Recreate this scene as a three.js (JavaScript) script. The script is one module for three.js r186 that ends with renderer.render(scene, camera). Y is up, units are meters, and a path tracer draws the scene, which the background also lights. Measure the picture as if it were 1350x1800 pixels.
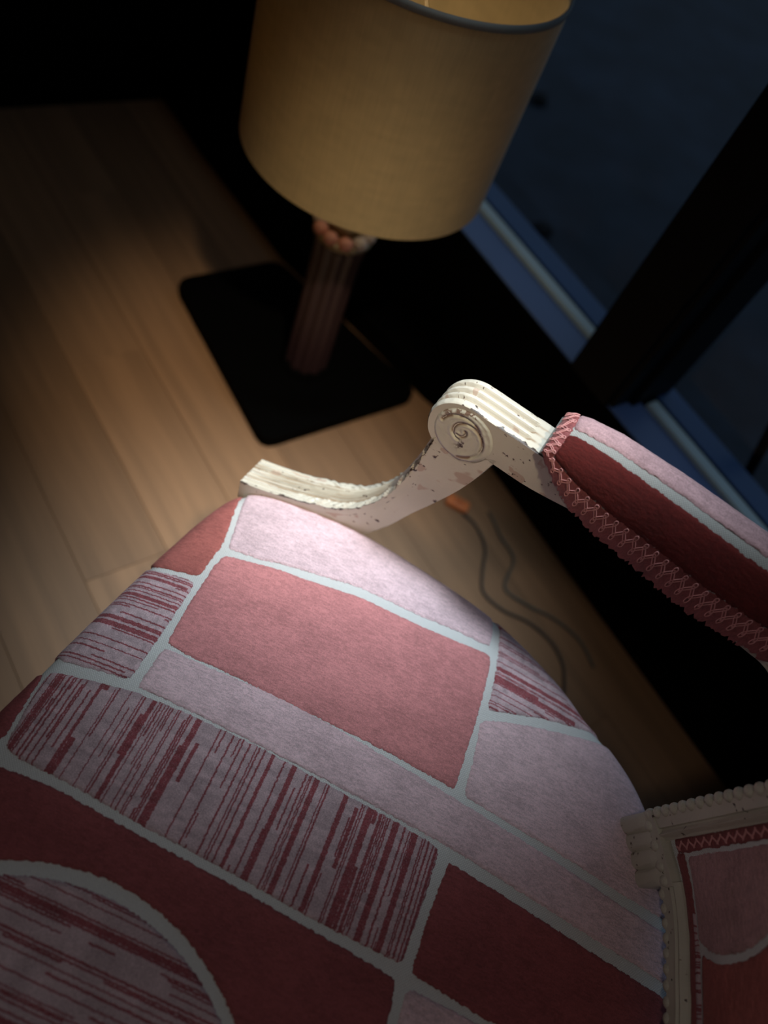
import * as THREE from 'three';
import { RoundedBoxGeometry } from 'three/addons/geometries/RoundedBoxGeometry.js';
import { mergeGeometries, toCreasedNormals } from 'three/addons/utils/BufferGeometryUtils.js';
import { RectAreaLightUniformsLib } from 'three/addons/lights/RectAreaLightUniformsLib.js';

// ---------------------------------------------------------------- camera, sky, lights, exposure
RectAreaLightUniformsLib.init();
const scene = new THREE.Scene();
const V = (x, y, z) => new THREE.Vector3(x, y, z);
const camera = new THREE.PerspectiveCamera(67.341, 1350 / 1800, 0.02, 60);
camera.position.set(0, 1.22, 0);
camera.up.set(0.320389, 0.525702, -0.788028);
camera.lookAt(0.494051, 1.22 - 0.802512, -0.334497);
camera.focus = 0.76;
camera.userData.fStop = 2.0;
scene.add(camera);
const renderer = new THREE.WebGLRenderer({ antialias: true });
renderer.shadowMap.enabled = true;
renderer.toneMapping = THREE.LinearToneMapping;
renderer.toneMappingExposure = 1.0;
scene.background = new THREE.Color().setRGB(0.12, 0.155, 0.195);   // overcast blue dusk
const CEIL = 2.6;
const ADDED_LAMPS = [       // unseen spotlights added to light the chair [colour, candela, half angle]
  { at: [0.02, 2.5, 0.46], to: [0.48, 0.55, -0.53], color: [1, 0.81, 0.57], power: 9.5, angle: 0.18, pen: 1, size: 3, label: 'added unseen warm ceiling spotlight nearest the seat of the chair' },
  { at: [0.58, 2.5, -0.37], to: [0.485, 0.5, -0.375], color: [0.82, 0.93, 1], power: 18.5, angle: 0.205, pen: 1, size: 9, label: 'added unseen cool white ceiling spotlight straight above the arm of the chair' },
  { at: [-0.9, 2.5, -0.1], to: [0.42, 0.4, 0.02], color: [1, 0.88, 0.78], power: 1.1, angle: 0.42, pen: 1, size: 4, label: 'added unseen dim wide ceiling spotlight farthest from the window' },
];

// ---------------------------------------------------------------- helpers
let seed = 7;
const rnd = () => { seed = (seed + 0x6D2B79F5) | 0; let t = Math.imul(seed ^ (seed >>> 15), 1 | seed); t = (t + Math.imul(t ^ (t >>> 7), 61 | t)) ^ t; return ((t ^ (t >>> 14)) >>> 0) / 4294967296; };
const rr = (a, b) => a + (b - a) * rnd();
const clamp = (x, a = 0, b = 1) => Math.min(b, Math.max(a, x));
const lerp = (a, b, t) => a + (b - a) * t;
const gauss = (x, w) => Math.exp(-((x / w) * (x / w)));
const smooth = (a, b, x) => { const t = clamp((x - a) / (b - a)); return t * t * (3 - 2 * t); };
const hash = (x, y, s = 0) => { let h = Math.imul(x | 0, 374761393) + Math.imul(y | 0, 668265263) + Math.imul(s | 0, 1274126177); h = Math.imul(h ^ (h >>> 13), 1274126177); return ((h ^ (h >>> 16)) >>> 0) / 4294967296; };
function noise(x, y, s = 0, px = 0, py = 0) {       // value noise, wraps every px, py cells
  const xi = Math.floor(x), yi = Math.floor(y), fx = x - xi, fy = y - yi, u = fx * fx * (3 - 2 * fx), v = fy * fy * (3 - 2 * fy);
  const w = (i, p) => p ? ((i % p) + p) % p : i;
  const a = hash(w(xi, px), w(yi, py), s), b = hash(w(xi + 1, px), w(yi, py), s), c = hash(w(xi, px), w(yi + 1, py), s), d = hash(w(xi + 1, px), w(yi + 1, py), s);
  return lerp(lerp(a, b, u), lerp(c, d, u), v);
}
const fbm = (x, y, s, n = 4) => { let a = 0, k = 0.5, t = 0; for (let i = 0; i < n; i++) { a += k * noise(x, y, s + i * 17); t += k; x *= 2; y *= 2; k *= 0.5; } return a / t; };
function tex(w, h, fn, srgb = true, rx = 1, ry = 1) {
  const d = new Uint8Array(w * h * 4);
  for (let j = 0; j < h; j++) for (let i = 0; i < w; i++) {
    const c = fn(i / w, j / h, i, j), k = (j * w + i) * 4;
    d[k] = clamp(c[0], 0, 255); d[k + 1] = clamp(c[1], 0, 255); d[k + 2] = clamp(c[2], 0, 255); d[k + 3] = 255;
  }
  const t = new THREE.DataTexture(d, w, h);
  if (srgb) t.colorSpace = THREE.SRGBColorSpace;
  t.wrapS = t.wrapT = THREE.RepeatWrapping; t.magFilter = THREE.LinearFilter; t.minFilter = THREE.LinearMipmapLinearFilter; t.generateMipmaps = true;
  t.repeat.set(rx, ry); t.needsUpdate = true;
  return t;
}
const rgb = (r, g, b) => new THREE.Color().setRGB(r, g, b);
const std = (o) => new THREE.MeshStandardMaterial(o);
const counts = {};
const numbered = (n) => { counts[n] = (counts[n] || 0) + 1; return counts[n] === 1 ? n : n + '_' + String(counts[n] - 1).padStart(3, '0'); };
function mesh(name, geometry, material, parent = scene) {
  const m = new THREE.Mesh(geometry, material);
  m.name = parent === scene ? numbered(name) : name; m.castShadow = m.receiveShadow = true; parent.add(m); return m;
}
function kid(name, geometry, material, parent) {     // part names: numbered within the parent
  const n = parent.children.filter(c => c.name === name || c.name.startsWith(name + '_0')).length;
  return mesh(n ? name + '_' + String(n).padStart(3, '0') : name, geometry, material, parent);
}
function thing(name, label, category, pos = [0, 0, 0], turn = 0) {
  const g = new THREE.Group(); g.name = numbered(name); g.position.set(...pos); g.rotation.y = turn; g.userData = { label, category }; scene.add(g); return g;
}
function tag(o, label, category, group) { o.userData = { label, category }; if (group) o.userData.group = group; return o; }
function struct(name, geometry, material) { const m = mesh(name, geometry, material); m.userData.kind = 'structure'; return m; }
const boxAt = (x0, x1, y0, y1, z0, z1, r = 0) => {
  const g = r ? new RoundedBoxGeometry(x1 - x0, y1 - y0, z1 - z0, 2, r) : new THREE.BoxGeometry(x1 - x0, y1 - y0, z1 - z0);
  return g.translate((x0 + x1) / 2, (y0 + y1) / 2, (z0 + z1) / 2);
};
// grid of points -> geometry; P[i][j], uv(i, j); closed in j / i if asked
function gridGeometry(P, uv, closeJ = false, closeI = false, flip = false) {
  const n = P.length, m = P[0].length, pos = [], uvs = [], idx = [];
  const N = closeI ? n + 1 : n, M = closeJ ? m + 1 : m;
  for (let i = 0; i < N; i++) for (let j = 0; j < M; j++) { const p = P[i % n][j % m]; pos.push(p.x, p.y, p.z); const q = uv ? uv(i, j) : [i / n, j / m]; uvs.push(q[0], q[1]); }
  for (let i = 0; i < N - 1; i++) for (let j = 0; j < M - 1; j++) { const a = i * M + j, b = a + 1, c = a + M, d = c + 1; flip ? idx.push(a, b, c, b, d, c) : idx.push(a, c, b, b, c, d); }
  const g = new THREE.BufferGeometry();
  g.setAttribute('position', new THREE.Float32BufferAttribute(pos, 3)); g.setAttribute('uv', new THREE.Float32BufferAttribute(uvs, 2)); g.setIndex(idx); g.computeVertexNormals();
  return g;
}
function catmull(pts, n, closed) {
  const out = [], L = pts.length, at = (i) => closed ? pts[(i + L) % L] : (i < 0 ? [2 * pts[0][0] - pts[1][0], 2 * pts[0][1] - pts[1][1]] : i >= L ? [2 * pts[L - 1][0] - pts[L - 2][0], 2 * pts[L - 1][1] - pts[L - 2][1]] : pts[i]);
  for (let i = 0; i < (closed ? L : L - 1); i++) {
    const [a, b, c, d] = [at(i - 1), at(i), at(i + 1), at(i + 2)];
    for (let k = 0; k < n; k++) { const t = k / n; out.push([0, 1].map(q => 0.5 * (2 * b[q] + (c[q] - a[q]) * t + (2 * a[q] - 5 * b[q] + 4 * c[q] - d[q]) * t * t + (3 * b[q] - a[q] - 3 * c[q] + d[q]) * t * t * t))); }
  }
  if (!closed) out.push(pts[L - 1].slice());
  return out;
}
const interp = (tab, x) => { if (x <= tab[0][0]) return tab[0][1]; for (let i = 1; i < tab.length; i++) if (x <= tab[i][0]) return lerp(tab[i - 1][1], tab[i][1], (x - tab[i - 1][0]) / (tab[i][0] - tab[i - 1][0])); return tab[tab.length - 1][1]; };
function resample(pts, n) {
  const l = [0]; for (let i = 1; i < pts.length; i++) l.push(l[i - 1] + Math.hypot(pts[i][0] - pts[i - 1][0], pts[i][1] - pts[i - 1][1]));
  const out = []; for (let k = 0, i = 1; k < n; k++) { const t = l[l.length - 1] * k / (n - 1); while (i < l.length - 1 && l[i] < t) i++; const f = clamp((t - l[i - 1]) / (l[i] - l[i - 1] || 1)); out.push([lerp(pts[i - 1][0], pts[i][0], f), lerp(pts[i - 1][1], pts[i][1], f)]); }
  return out;
}
// signed distance to a closed polygon (+ inside), with the nearest point
function polyDistance(loop, x, y) {
  let best = 1e9, bx = 0, by = 0, ins = false;
  for (let i = 0, j = loop.length - 1; i < loop.length; j = i++) {
    const ax = loop[j][0], ay = loop[j][1], cx = loop[i][0], cy = loop[i][1], ex = cx - ax, ey = cy - ay;
    const t = clamp(((x - ax) * ex + (y - ay) * ey) / (ex * ex + ey * ey || 1)), qx = ax + t * ex, qy = ay + t * ey, d = (x - qx) ** 2 + (y - qy) ** 2;
    if (d < best) { best = d; bx = qx; by = qy; }
    if ((ay > y) !== (cy > y) && x < (cx - ax) * (y - ay) / (cy - ay) + ax) ins = !ins;
  }
  const d = Math.sqrt(best); return { d: ins ? d : -d, x: bx, y: by };
}
function roundPolygon(poly, r = 0.005) {
  const out = [], L = poly.length;
  for (let i = 0; i < L; i++) {
    const a = poly[(i + L - 1) % L], b = poly[i], c = poly[(i + 1) % L], la = Math.hypot(a[0] - b[0], a[1] - b[1]), lc = Math.hypot(c[0] - b[0], c[1] - b[1]);
    const ra = Math.min(r, la / 2.5), rc = Math.min(r, lc / 2.5), p = [b[0] + (a[0] - b[0]) / la * ra, b[1] + (a[1] - b[1]) / la * ra], q = [b[0] + (c[0] - b[0]) / lc * rc, b[1] + (c[1] - b[1]) / lc * rc];
    for (const t of [0, 0.33, 0.67, 1]) out.push([0, 1].map(k => (1 - t) ** 2 * p[k] + 2 * t * (1 - t) * b[k] + t * t * q[k]));
  }
  return out;
}
// a raised pile patch over polygon poly of the surface S(x, y); uvOf(x, y) gives its uv
function patchGeometry(poly, S, { cell = 0.0021, height = 0.0023, edge = 0.0019, jitter = 0.0009, uvOf, radius = 0.005, flip = false }) {
  const loop = roundPolygon(poly, radius); let x0 = 1e9, x1 = -1e9, y0 = 1e9, y1 = -1e9;
  for (const p of loop) { x0 = Math.min(x0, p[0]); x1 = Math.max(x1, p[0]); y0 = Math.min(y0, p[1]); y1 = Math.max(y1, p[1]); }
  const nx = Math.ceil((x1 - x0) / cell) + 2, ny = Math.ceil((y1 - y0) / cell) + 2, D = [], id = new Map(), pos = [], uvs = [], idx = [];
  for (let i = 0; i <= nx; i++) for (let j = 0; j <= ny; j++) D.push(polyDistance(loop, x0 + (i - 1) * cell, y0 + (j - 1) * cell));
  const vert = (i, j) => {
    const k = i * (ny + 1) + j; if (id.has(k)) return id.get(k);
    let x = x0 + (i - 1) * cell, y = y0 + (j - 1) * cell, h; const d = D[k];
    if (d.d <= 0) { x = d.x + (hash(i, j, 5) - 0.5) * 2 * jitter; y = d.y + (hash(i, j, 6) - 0.5) * 2 * jitter; h = 0.0003; }
    else { const q = clamp(d.d / edge); h = height * Math.sqrt(1 - (1 - q) ** 2) + (hash(i, j, 9) - 0.5) * 0.0002 + (fbm(x * 60, y * 60, 3, 2) - 0.5) * 0.0006; }
    const e = 0.0015, p = S(x, y), a = S(x + e, y), b = S(x, y + e), n = a.sub(p).cross(b.sub(p)).normalize(); if (!flip) n.negate();
    p.addScaledVector(n, h); pos.push(p.x, p.y, p.z); const u = uvOf ? uvOf(x, y) : [x, y]; uvs.push(u[0], u[1]);
    id.set(k, pos.length / 3 - 1); return pos.length / 3 - 1;
  };
  for (let i = 0; i < nx; i++) for (let j = 0; j < ny; j++) {
    const k = i * (ny + 1) + j;
    if (D[k].d > 0 || D[k + 1].d > 0 || D[k + ny + 1].d > 0 || D[k + ny + 2].d > 0) { const a = vert(i, j), b = vert(i + 1, j), c = vert(i, j + 1), d = vert(i + 1, j + 1); flip ? idx.push(a, b, c, b, d, c) : idx.push(a, c, b, b, c, d); }
  }
  const g = new THREE.BufferGeometry(); g.setAttribute('position', new THREE.Float32BufferAttribute(pos, 3)); g.setAttribute('uv', new THREE.Float32BufferAttribute(uvs, 2)); g.setIndex(idx); g.computeVertexNormals();
  return g;
}
function tube(points, radius, seg = 200, sides = 6) { return new THREE.TubeGeometry(new THREE.CatmullRomCurve3(points), seg, radius, sides, false); }

// ---------------------------------------------------------------- materials
const pileMap = tex(1024, 1024, (u, v, i, j) => {        // cut pile, half a metre: grain, weft lines, brushed patches
  const g = hash(i, j, 1) * 0.5 + hash(i >> 1, j, 2) * 0.5, rows = noise(u * 110, v * 380, 4, 110, 380), brush = noise(u * 14, v * 22, 8, 14, 22) * 0.6 + noise(u * 44, v * 60, 9, 44, 60) * 0.4;
  const k = 255 * clamp(0.90 + 0.26 * (g - 0.5) + 0.12 * (rows - 0.5) + 0.13 * (brush - 0.5)); return [k, k * 0.985, k * 0.99];
}, true, 2, 2);
const pileBump = tex(1024, 1024, (u, v, i, j) => {
  const g = hash(i, j, 1) * 0.4 + hash(i >> 1, j, 2) * 0.6, rows = noise(u * 110, v * 380, 4, 110, 380), fold = noise(u * 50, v * 110, 12, 50, 110);
  const k = 255 * clamp(0.35 * g + 0.4 * rows + 0.25 * fold); return [k, k, k];
}, false, 2, 2);
const velvet = (r, g, b, sheen = 0.5, tint = [1, 0.85, 0.88]) => new THREE.MeshPhysicalMaterial({ color: rgb(r, g, b), map: pileMap, bumpMap: pileBump, bumpScale: 0.0016, roughness: 0.95, sheen, sheenRoughness: 0.45, sheenColor: rgb(...tint) });
const ROSE = velvet(0.74, 0.31, 0.315, 0.35, [1, 0.6, 0.6]), BLUSH = velvet(0.90, 0.69, 0.745, 0.5), WINE = velvet(0.36, 0.10, 0.105, 0.25, [1, 0.5, 0.5]), SHADED_BLUSH = velvet(0.60, 0.40, 0.43, 0.4), SHADED_WINE = velvet(0.13, 0.012, 0.010, 0.12, [1, 0.3, 0.25]), CORAL = velvet(0.50, 0.16, 0.14, 0.35, [1, 0.6, 0.55]);  // arm pad velvets: darker copies of wine and blush, shade put into the colour
SHADED_WINE.bumpScale = SHADED_BLUSH.bumpScale = 0.0006; WINE.bumpScale = 0.0012;
const weaveMap = tex(256, 256, (u, v, i, j) => { const c = ((i >> 2) + (j >> 2)) & 1, f = Math.sin(Math.PI * ((i % 4) + 0.5) / 4) * Math.sin(Math.PI * ((j % 4) + 0.5) / 4), k = (c ? 212 : 186) + 36 * f + 24 * (hash(i, j, 3) - 0.5); return [k * 0.985, k * 1.0, k * 1.0]; }, true, 12, 12);
const weaveBump = tex(256, 256, (u, v, i, j) => { const c = ((i >> 2) + (j >> 2)) & 1, f = Math.sin(Math.PI * ((i % 4) + 0.5) / 4) * Math.sin(Math.PI * ((j % 4) + 0.5) / 4), k = 255 * (c ? f : f * 0.5); return [k, k, k]; }, false, 12, 12);
const WEAVE = std({ color: rgb(1, 1, 1), map: weaveMap, bumpMap: weaveBump, bumpScale: 0.0005, roughness: 0.9 });
const SHADED_WEAVE = std({ color: rgb(0.55, 0.55, 0.54), map: weaveMap, bumpMap: weaveBump, bumpScale: 0.0005, roughness: 0.9 });  // darker copy of the weave with arm pad shade in its colour
// broken stripes: run along u, change across v
function stripeTexture(w, h, lenU, lenV, s, dense) {
  const red = new Float32Array(w * h); let y = 0.001, k = 0;
  while (y < lenV) {
    const density = 0.35 + 0.65 * noise(y * 30, 0, s), wide = hash(k, 1, s) < 0.13 ? 0.0024 + 0.003 * hash(k, 2, s) : 0.0006 + 0.0010 * hash(k, 2, s), thr = hash(k, 3, s) < 0.55 * dense ? -1 : 0.38 + 0.22 * hash(k, 4, s);
    for (let i = 0; i < w; i++) {
      const x = i / w * lenU; if (noise(x * 22, k * 3.7, s + 2) < thr) continue;
      const jag = (noise(x * 900, k, s + 3) - 0.5) * 0.0009, a = Math.round((y + jag - wide / 2) / lenV * h), b = Math.round((y + jag + wide / 2) / lenV * h);
      for (let j = Math.max(0, a); j <= Math.min(h - 1, b); j++) red[j * w + i] = hash(i, j, s) < 0.86 ? 1 : 0.4;
    }
    y += wide / 2 + (0.0016 + 0.0072 * hash(k, 5, s) ** 2) / (0.5 + density); k++;
  }
  return tex(w, h, (u, v, i, j) => { const q = red[j * w + i], g = 0.86 + 0.3 * (hash(i, j, s + 7) - 0.5) + 0.16 * (noise(u * 30, v * 30, s + 9) - 0.5); return [lerp(226, 166, q) * g, lerp(200, 84, q) * g, lerp(208, 92, q) * g]; });
}
const stripedVelvet = (map) => new THREE.MeshPhysicalMaterial({ map, bumpMap: map, bumpScale: 0.0009, roughness: 0.95, sheen: 0.4, sheenRoughness: 0.45, sheenColor: rgb(1, 0.85, 0.88) });

// chipped paint; edges: list of v where the paint has worn through
function paintTexture(w, h, lenU, lenV, edges, s, wear = 1, grooves = [], width = 0.0013) {      // grooves: list of v where recess shade is painted in tan
  return tex(w, h, (u, v) => {
    const x = u * lenU, y = v * lenV; let e = 0; for (const q of edges) e = Math.max(e, Math.exp(-Math.abs(y - q * lenV) / width));
    const n = fbm(x * 190, y * 260, s, 4), big = fbm(x * 45, y * 70, s + 5, 4), chip = n + 0.46 * e * wear * smooth(0.36, 0.58, fbm(x * 60, y * 10, s + 11, 2)), t = smooth(0.795, 0.81, chip), halo = smooth(0.76, 0.80, chip);
    const scuff = wear < 0 ? 0 : smooth(0.72, 0.75, big) * 0.75, tone = 0.96 + 0.10 * (fbm(x * 25, y * 25, s + 3, 3) - 0.5) + 0.03 * (hash(u * w, v * h, s) - 0.5);
    let c = [208 * tone, 203 * tone, 189 * tone];
    let grooveShade = 0; for (const q of grooves) grooveShade = Math.max(grooveShade, gauss(y - q * lenV, width * 1.2)); grooveShade *= 0.25 + 0.75 * smooth(0.35, 0.6, fbm(x * 50, y * 90, s + 21, 3));
    c = c.map((q, i) => lerp(q, [146, 122, 98][i], grooveShade * 0.85)); c = c.map((q, i) => lerp(q, [176, 152, 136][i], scuff)); c = c.map((q, i) => lerp(q, [150, 128, 112][i], halo * 0.6)); c = c.map((q, i) => lerp(q, [52, 38, 32][i], t));
    return c;
  });
}
const painted = (map) => std({ map, bumpMap: map, bumpScale: 0.0004, roughness: 0.42 });
const PAINT = painted(paintTexture(512, 512, 0.25, 0.25, [], 31, -1)); PAINT.map.repeat.set(4, 4);
const BLACK = new THREE.MeshPhysicalMaterial({ color: rgb(0.0015, 0.0015, 0.0015), roughness: 0.95, specularIntensity: 0.1 });
const BLACKMETAL = new THREE.MeshPhysicalMaterial({ color: rgb(0.003, 0.0035, 0.005), roughness: 0.6, specularIntensity: 0.3 });

// ---------------------------------------------------------------- the room
const WX = 1.061, FARZ = -1.84, LEFTX = -2.2, NEARZ = 2.0, SILL = 0.328;
const floor = struct('floor', boxAt(LEFTX - 0.1, WX + 0.2, -0.12, -0.016, FARZ - 0.1, NEARZ + 0.1), std({ color: rgb(0.05, 0.03, 0.02), roughness: 0.9 }));
{
  const grain = [0, 1, 2, 3].map(s => tex(256, 1024, (u, v) => {
    const x = u * 0.16, y = v * 1.3, bend = 0.02 * (fbm(y * 3, 0.3, 40 + s, 2) - 0.5), ring = fbm((x + bend) * 60, y * 1.6, 50 + s, 4), fine = noise((x + bend) * 900, y * 18, 60 + s), tone = [1, 0.95, 1.03, 0.98][s];
    const k = tone * (0.86 + 0.17 * (ring - 0.5) + 0.07 * (fine - 0.5)); return [180 * k, 139 * k, 103 * k];
  }));
  const mats = grain.map(map => std({ map, roughness: 0.55, bumpMap: map, bumpScale: 0.0003 }));
  const W = 0.145, L = 1.25, plank = (l) => { const g = new RoundedBoxGeometry(W - 0.0006, 0.018, l - 0.0006, 1, 0.0009); const p = g.attributes.position, uv = g.attributes.uv; for (let i = 0; i < p.count; i++) uv.setXY(i, p.getX(i) / 0.16 + 0.5, p.getZ(i) / 1.3 + 0.5); return g; };
  const full = plank(L); let row = 0;
  for (let x = WX - W / 2; x > LEFTX - W / 2; x -= W, row++) {
    const off = [0, 0.5, 0.24, 0.74, 0.36][row % 5] * L;
    for (let z = FARZ - off; z < NEARZ; z += L) {
      const a = Math.max(z, FARZ), b = Math.min(z + L, NEARZ); if (b - a < 0.06) continue;
      const m = kid('plank', b - a > L - 1e-4 ? full : plank(b - a), mats[Math.floor(rnd() * 4)], floor); m.position.set(x, -0.009, (a + b) / 2); if (rnd() < 0.5) m.rotation.y = Math.PI;
    }
  }
}
struct('ceiling', boxAt(LEFTX - 0.1, WX + 0.2, CEIL, CEIL + 0.12, FARZ - 0.1, NEARZ + 0.1), std({ color: rgb(0.10, 0.10, 0.10), roughness: 0.95 }));
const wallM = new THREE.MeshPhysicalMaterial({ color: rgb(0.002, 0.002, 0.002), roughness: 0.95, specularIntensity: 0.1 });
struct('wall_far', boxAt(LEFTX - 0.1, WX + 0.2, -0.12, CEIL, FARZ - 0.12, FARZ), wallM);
struct('wall_left', boxAt(LEFTX - 0.12, LEFTX, -0.12, CEIL, FARZ, NEARZ), std({ color: rgb(0.06, 0.055, 0.05), roughness: 0.95 }));
struct('wall_near', boxAt(LEFTX - 0.1, WX + 0.2, -0.12, CEIL, NEARZ, NEARZ + 0.12), std({ color: rgb(0.06, 0.055, 0.05), roughness: 0.95 }));
// window wall: plinth, header and posts of one wall, panes between the posts
const TOP = 2.30, DEEP = 0.16, POSTS = [[FARZ, -1.62], [-0.508, -0.405], [0.62, 0.73], [1.80, NEARZ]];
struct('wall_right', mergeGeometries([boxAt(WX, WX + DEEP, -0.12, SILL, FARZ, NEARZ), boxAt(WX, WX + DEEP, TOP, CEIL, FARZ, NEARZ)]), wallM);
const SILLM = std({ color: rgb(0.12, 0.21, 0.46), roughness: 0.35 }), BEADM = std({ color: rgb(0.52, 0.70, 0.76), roughness: 0.4 });
const glass = new THREE.MeshPhysicalMaterial({ color: rgb(0.9, 0.95, 1), transmission: 1, thickness: 0, roughness: 0.02, ior: 1.2, specularIntensity: 0.3 });
POSTS.forEach(([z0, z1], i) => { const g = [boxAt(WX - 0.004, WX + 0.10, SILL - 0.002, TOP + 0.002, z0, z1, 0.004), boxAt(WX + 0.05, WX + DEEP, SILL, TOP, z0 - (i ? 0.022 : 0), z1 + (i < 3 ? 0.022 : 0), 0.003)]; if (i === 1) g.push(boxAt(WX + 0.004, WX + 0.06, SILL, TOP, z1 - 0.002, z1 + 0.010, 0.002)); struct('trim_' + (i + 1), mergeGeometries(g), BLACKMETAL); });
for (let i = 0; i < 3; i++) {
  const z0 = POSTS[i][1], z1 = POSTS[i + 1][0], w = struct('window_' + (i + 1), boxAt(WX + 0.116, WX + 0.12, SILL + 0.006, TOP - 0.01, z0 + 0.01, z1 - 0.01), glass);
  kid('window_sill', boxAt(WX + 0.002, WX + 0.078, SILL - 0.004, SILL + 0.003, z0 + 0.001, z1 - 0.001, 0.002), SILLM, w);
  kid('glazing_bead', boxAt(WX + 0.078, WX + 0.104, SILL, SILL + 0.012, z0 + 0.03, z1 - 0.03, 0.003), BEADM, w);
  kid('outer_sill', boxAt(WX + 0.124, WX + 0.18, SILL - 0.02, SILL + 0.001, z0, z1, 0.003), std({ color: rgb(0.025, 0.075, 0.20), roughness: 0.4 }), w);
}
// low black casing along the foot of the window wall, angled where it passes the black plinth
{
  const s = new THREE.Shape([[WX - 0.02, 0.5], [WX - 0.022, -0.62], [1.001, -0.725], [0.949, -0.985], [0.90, -1.21], [0.88, -1.6], [0.88, FARZ], [WX, FARZ], [WX, 0.5]].map(p => new THREE.Vector2(p[0], -p[1])));
  struct('trim_5', new THREE.ExtrudeGeometry(s, { depth: 0.055, bevelEnabled: true, bevelSize: 0.002, bevelThickness: 0.002, bevelSegments: 1 }).rotateX(-Math.PI / 2).translate(0, 0.002, 0), BLACK);
}
// outside
const asphalt = tex(512, 512, (u, v, i, j) => { const k = 0.8 + 0.5 * (fbm(u * 12, v * 12, 70, 4) - 0.5) + 0.2 * (hash(i, j, 71) - 0.5); return [48 * k, 58 * k, 72 * k]; }, true, 0.5, 0.5);
{ const g = boxAt(WX + DEEP, 7, -0.35, -0.15, -7, 5); const p = g.attributes.position, uv = g.attributes.uv; for (let i = 0; i < p.count; i++) uv.setXY(i, p.getX(i), p.getZ(i)); struct('pavement', g, std({ map: asphalt, roughness: 0.85 })); }

// ---------------------------------------------------------------- unseen ceiling spotlights, added for their light
for (const l of ADDED_LAMPS) {
  const t = thing('added_spotlight', l.label, 'spotlight', [l.at[0], CEIL, l.at[2]]);
  const dir = V(...l.to).sub(V(...l.at)).normalize();
  kid('canopy', new THREE.CylinderGeometry(0.05, 0.05, 0.02, 32).translate(0, -0.01, 0), BLACKMETAL, t);
  const head = new THREE.LatheGeometry([[0.0, 0.075], [0.03, 0.075], [0.042, 0.06], [0.045, -0.03], [0.045, -0.045], [0.040, -0.045], [0.039, -0.02], [0, -0.018]].map(p => new THREE.Vector2(...p)), 40);
  const h = kid('lamp_head', head, BLACKMETAL, t); h.position.set(0, l.at[1] - CEIL, 0); h.quaternion.setFromUnitVectors(V(0, -1, 0), dir);
  kid('lens', new THREE.CylinderGeometry(0.036, 0.036, 0.004, 32).translate(0, -0.024, 0), std({ color: rgb(0.3, 0.3, 0.3), emissive: rgb(...l.color), emissiveIntensity: 3 }), h);
  kid('stem', new THREE.CylinderGeometry(0.008, 0.008, 0.05, 16).translate(0, -0.04, 0), BLACKMETAL, t);
  const s = new THREE.SpotLight(rgb(...l.color), l.power, 0, l.angle, l.pen, 2); s.position.set(...l.at).addScaledVector(dir, 0.06); s.target.position.set(...l.to); s.castShadow = true; s.shadow.radius = l.size; s.shadow.mapSize.set(2048, 2048); s.name = 'added_spot_beam'; scene.add(s, s.target);
}

// ---------------------------------------------------------------- armchair (local x: towards its back, y up, z: across the seat)
const chair = thing('armchair', 'cream painted armchair with chipped carved arms and pink patchwork velvet upholstery', 'armchair', [0.328099, 0, -0.403425], -64.4 * Math.PI / 180);
const MID = 0.33;
// seat surface: flat domed top rolling over a soft edge
const halfLoop = [[-.009, .33], [-.009, .2], [-.006, .09], [-.001, .035], [.008, .008], [.028, -.012], [.055, -.023], [.137, -.037], [.216, -.044], [.322, -.045], [.411, -.026], [.468, -.003], [.513, .012], [.553, .036], [.598, .082], [.634, .15], [.652, .22], [.657, .33]];
const seatLoop = catmull(halfLoop.concat(halfLoop.slice(1, -1).reverse().map(p => [p[0], 2 * MID - p[1]])), 8, true);
const YE = 0.455, HC = 0.034, LAM = 0.10, ROLL = 0.028, PH0 = Math.atan(HC / LAM);
function seatPoint(x, z) {
  const q = polyDistance(seatLoop, x, z);
  if (q.d >= 0) return V(x, YE + HC * (1 - Math.exp(-q.d / LAM)), z);
  const e = -q.d, nx = (x - q.x) / e, nz = (z - q.y) / e, ph = Math.min(PH0 + e / ROLL, Math.PI / 2), rest = Math.max(e - (Math.PI / 2 - PH0) * ROLL, 0), w = ROLL * (Math.sin(ph) - Math.sin(PH0));
  return V(q.x + nx * w, YE - ROLL * (Math.cos(PH0) - Math.cos(ph)) - rest, q.y + nz * w);
}
const fab = (x, z) => [0.982 * x - 0.187 * z, 0.187 * x + 0.982 * z];      // along / across the cloth
const cover = (() => {
  const P = [], n = seatLoop.length, cx = 0.32, cz = MID;
  for (let i = 0; i < n; i++) {
    const a = seatLoop[(i + n - 1) % n], b = seatLoop[(i + 1) % n], t = [b[0] - a[0], b[1] - a[1]], l = Math.hypot(...t), nn = [t[1] / l, -t[0] / l], s = polyDistance(seatLoop, seatLoop[i][0] + nn[0] * 0.01, seatLoop[i][1] + nn[1] * 0.01).d > 0 ? -1 : 1, row = [];
    for (const e of [0.085, 0.06, 0.048, 0.04, 0.034, 0.028, 0.022, 0.016, 0.01, 0.004]) row.push(seatPoint(seatLoop[i][0] + s * nn[0] * e, seatLoop[i][1] + s * nn[1] * e));
    for (let k = 0; k <= 24; k++) row.push(seatPoint(lerp(seatLoop[i][0], cx, k / 24.01), lerp(seatLoop[i][1], cz, k / 24.01)));
    P.push(row);
  }
  const g = gridGeometry(P, null, false, true, true), p = g.attributes.position, uv = g.attributes.uv;
  for (let i = 0; i < p.count; i++) { const f = fab(p.getX(i), p.getZ(i)); uv.setXY(i, f[0], f[1]); }
  return kid('seat_cover', g, WEAVE, chair);
})();
cover.userData.label = 'pale grey woven ground cloth of the seat';
const MM = (l) => l.map(p => [p[0] / 1000, p[1] / 1000]);
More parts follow.
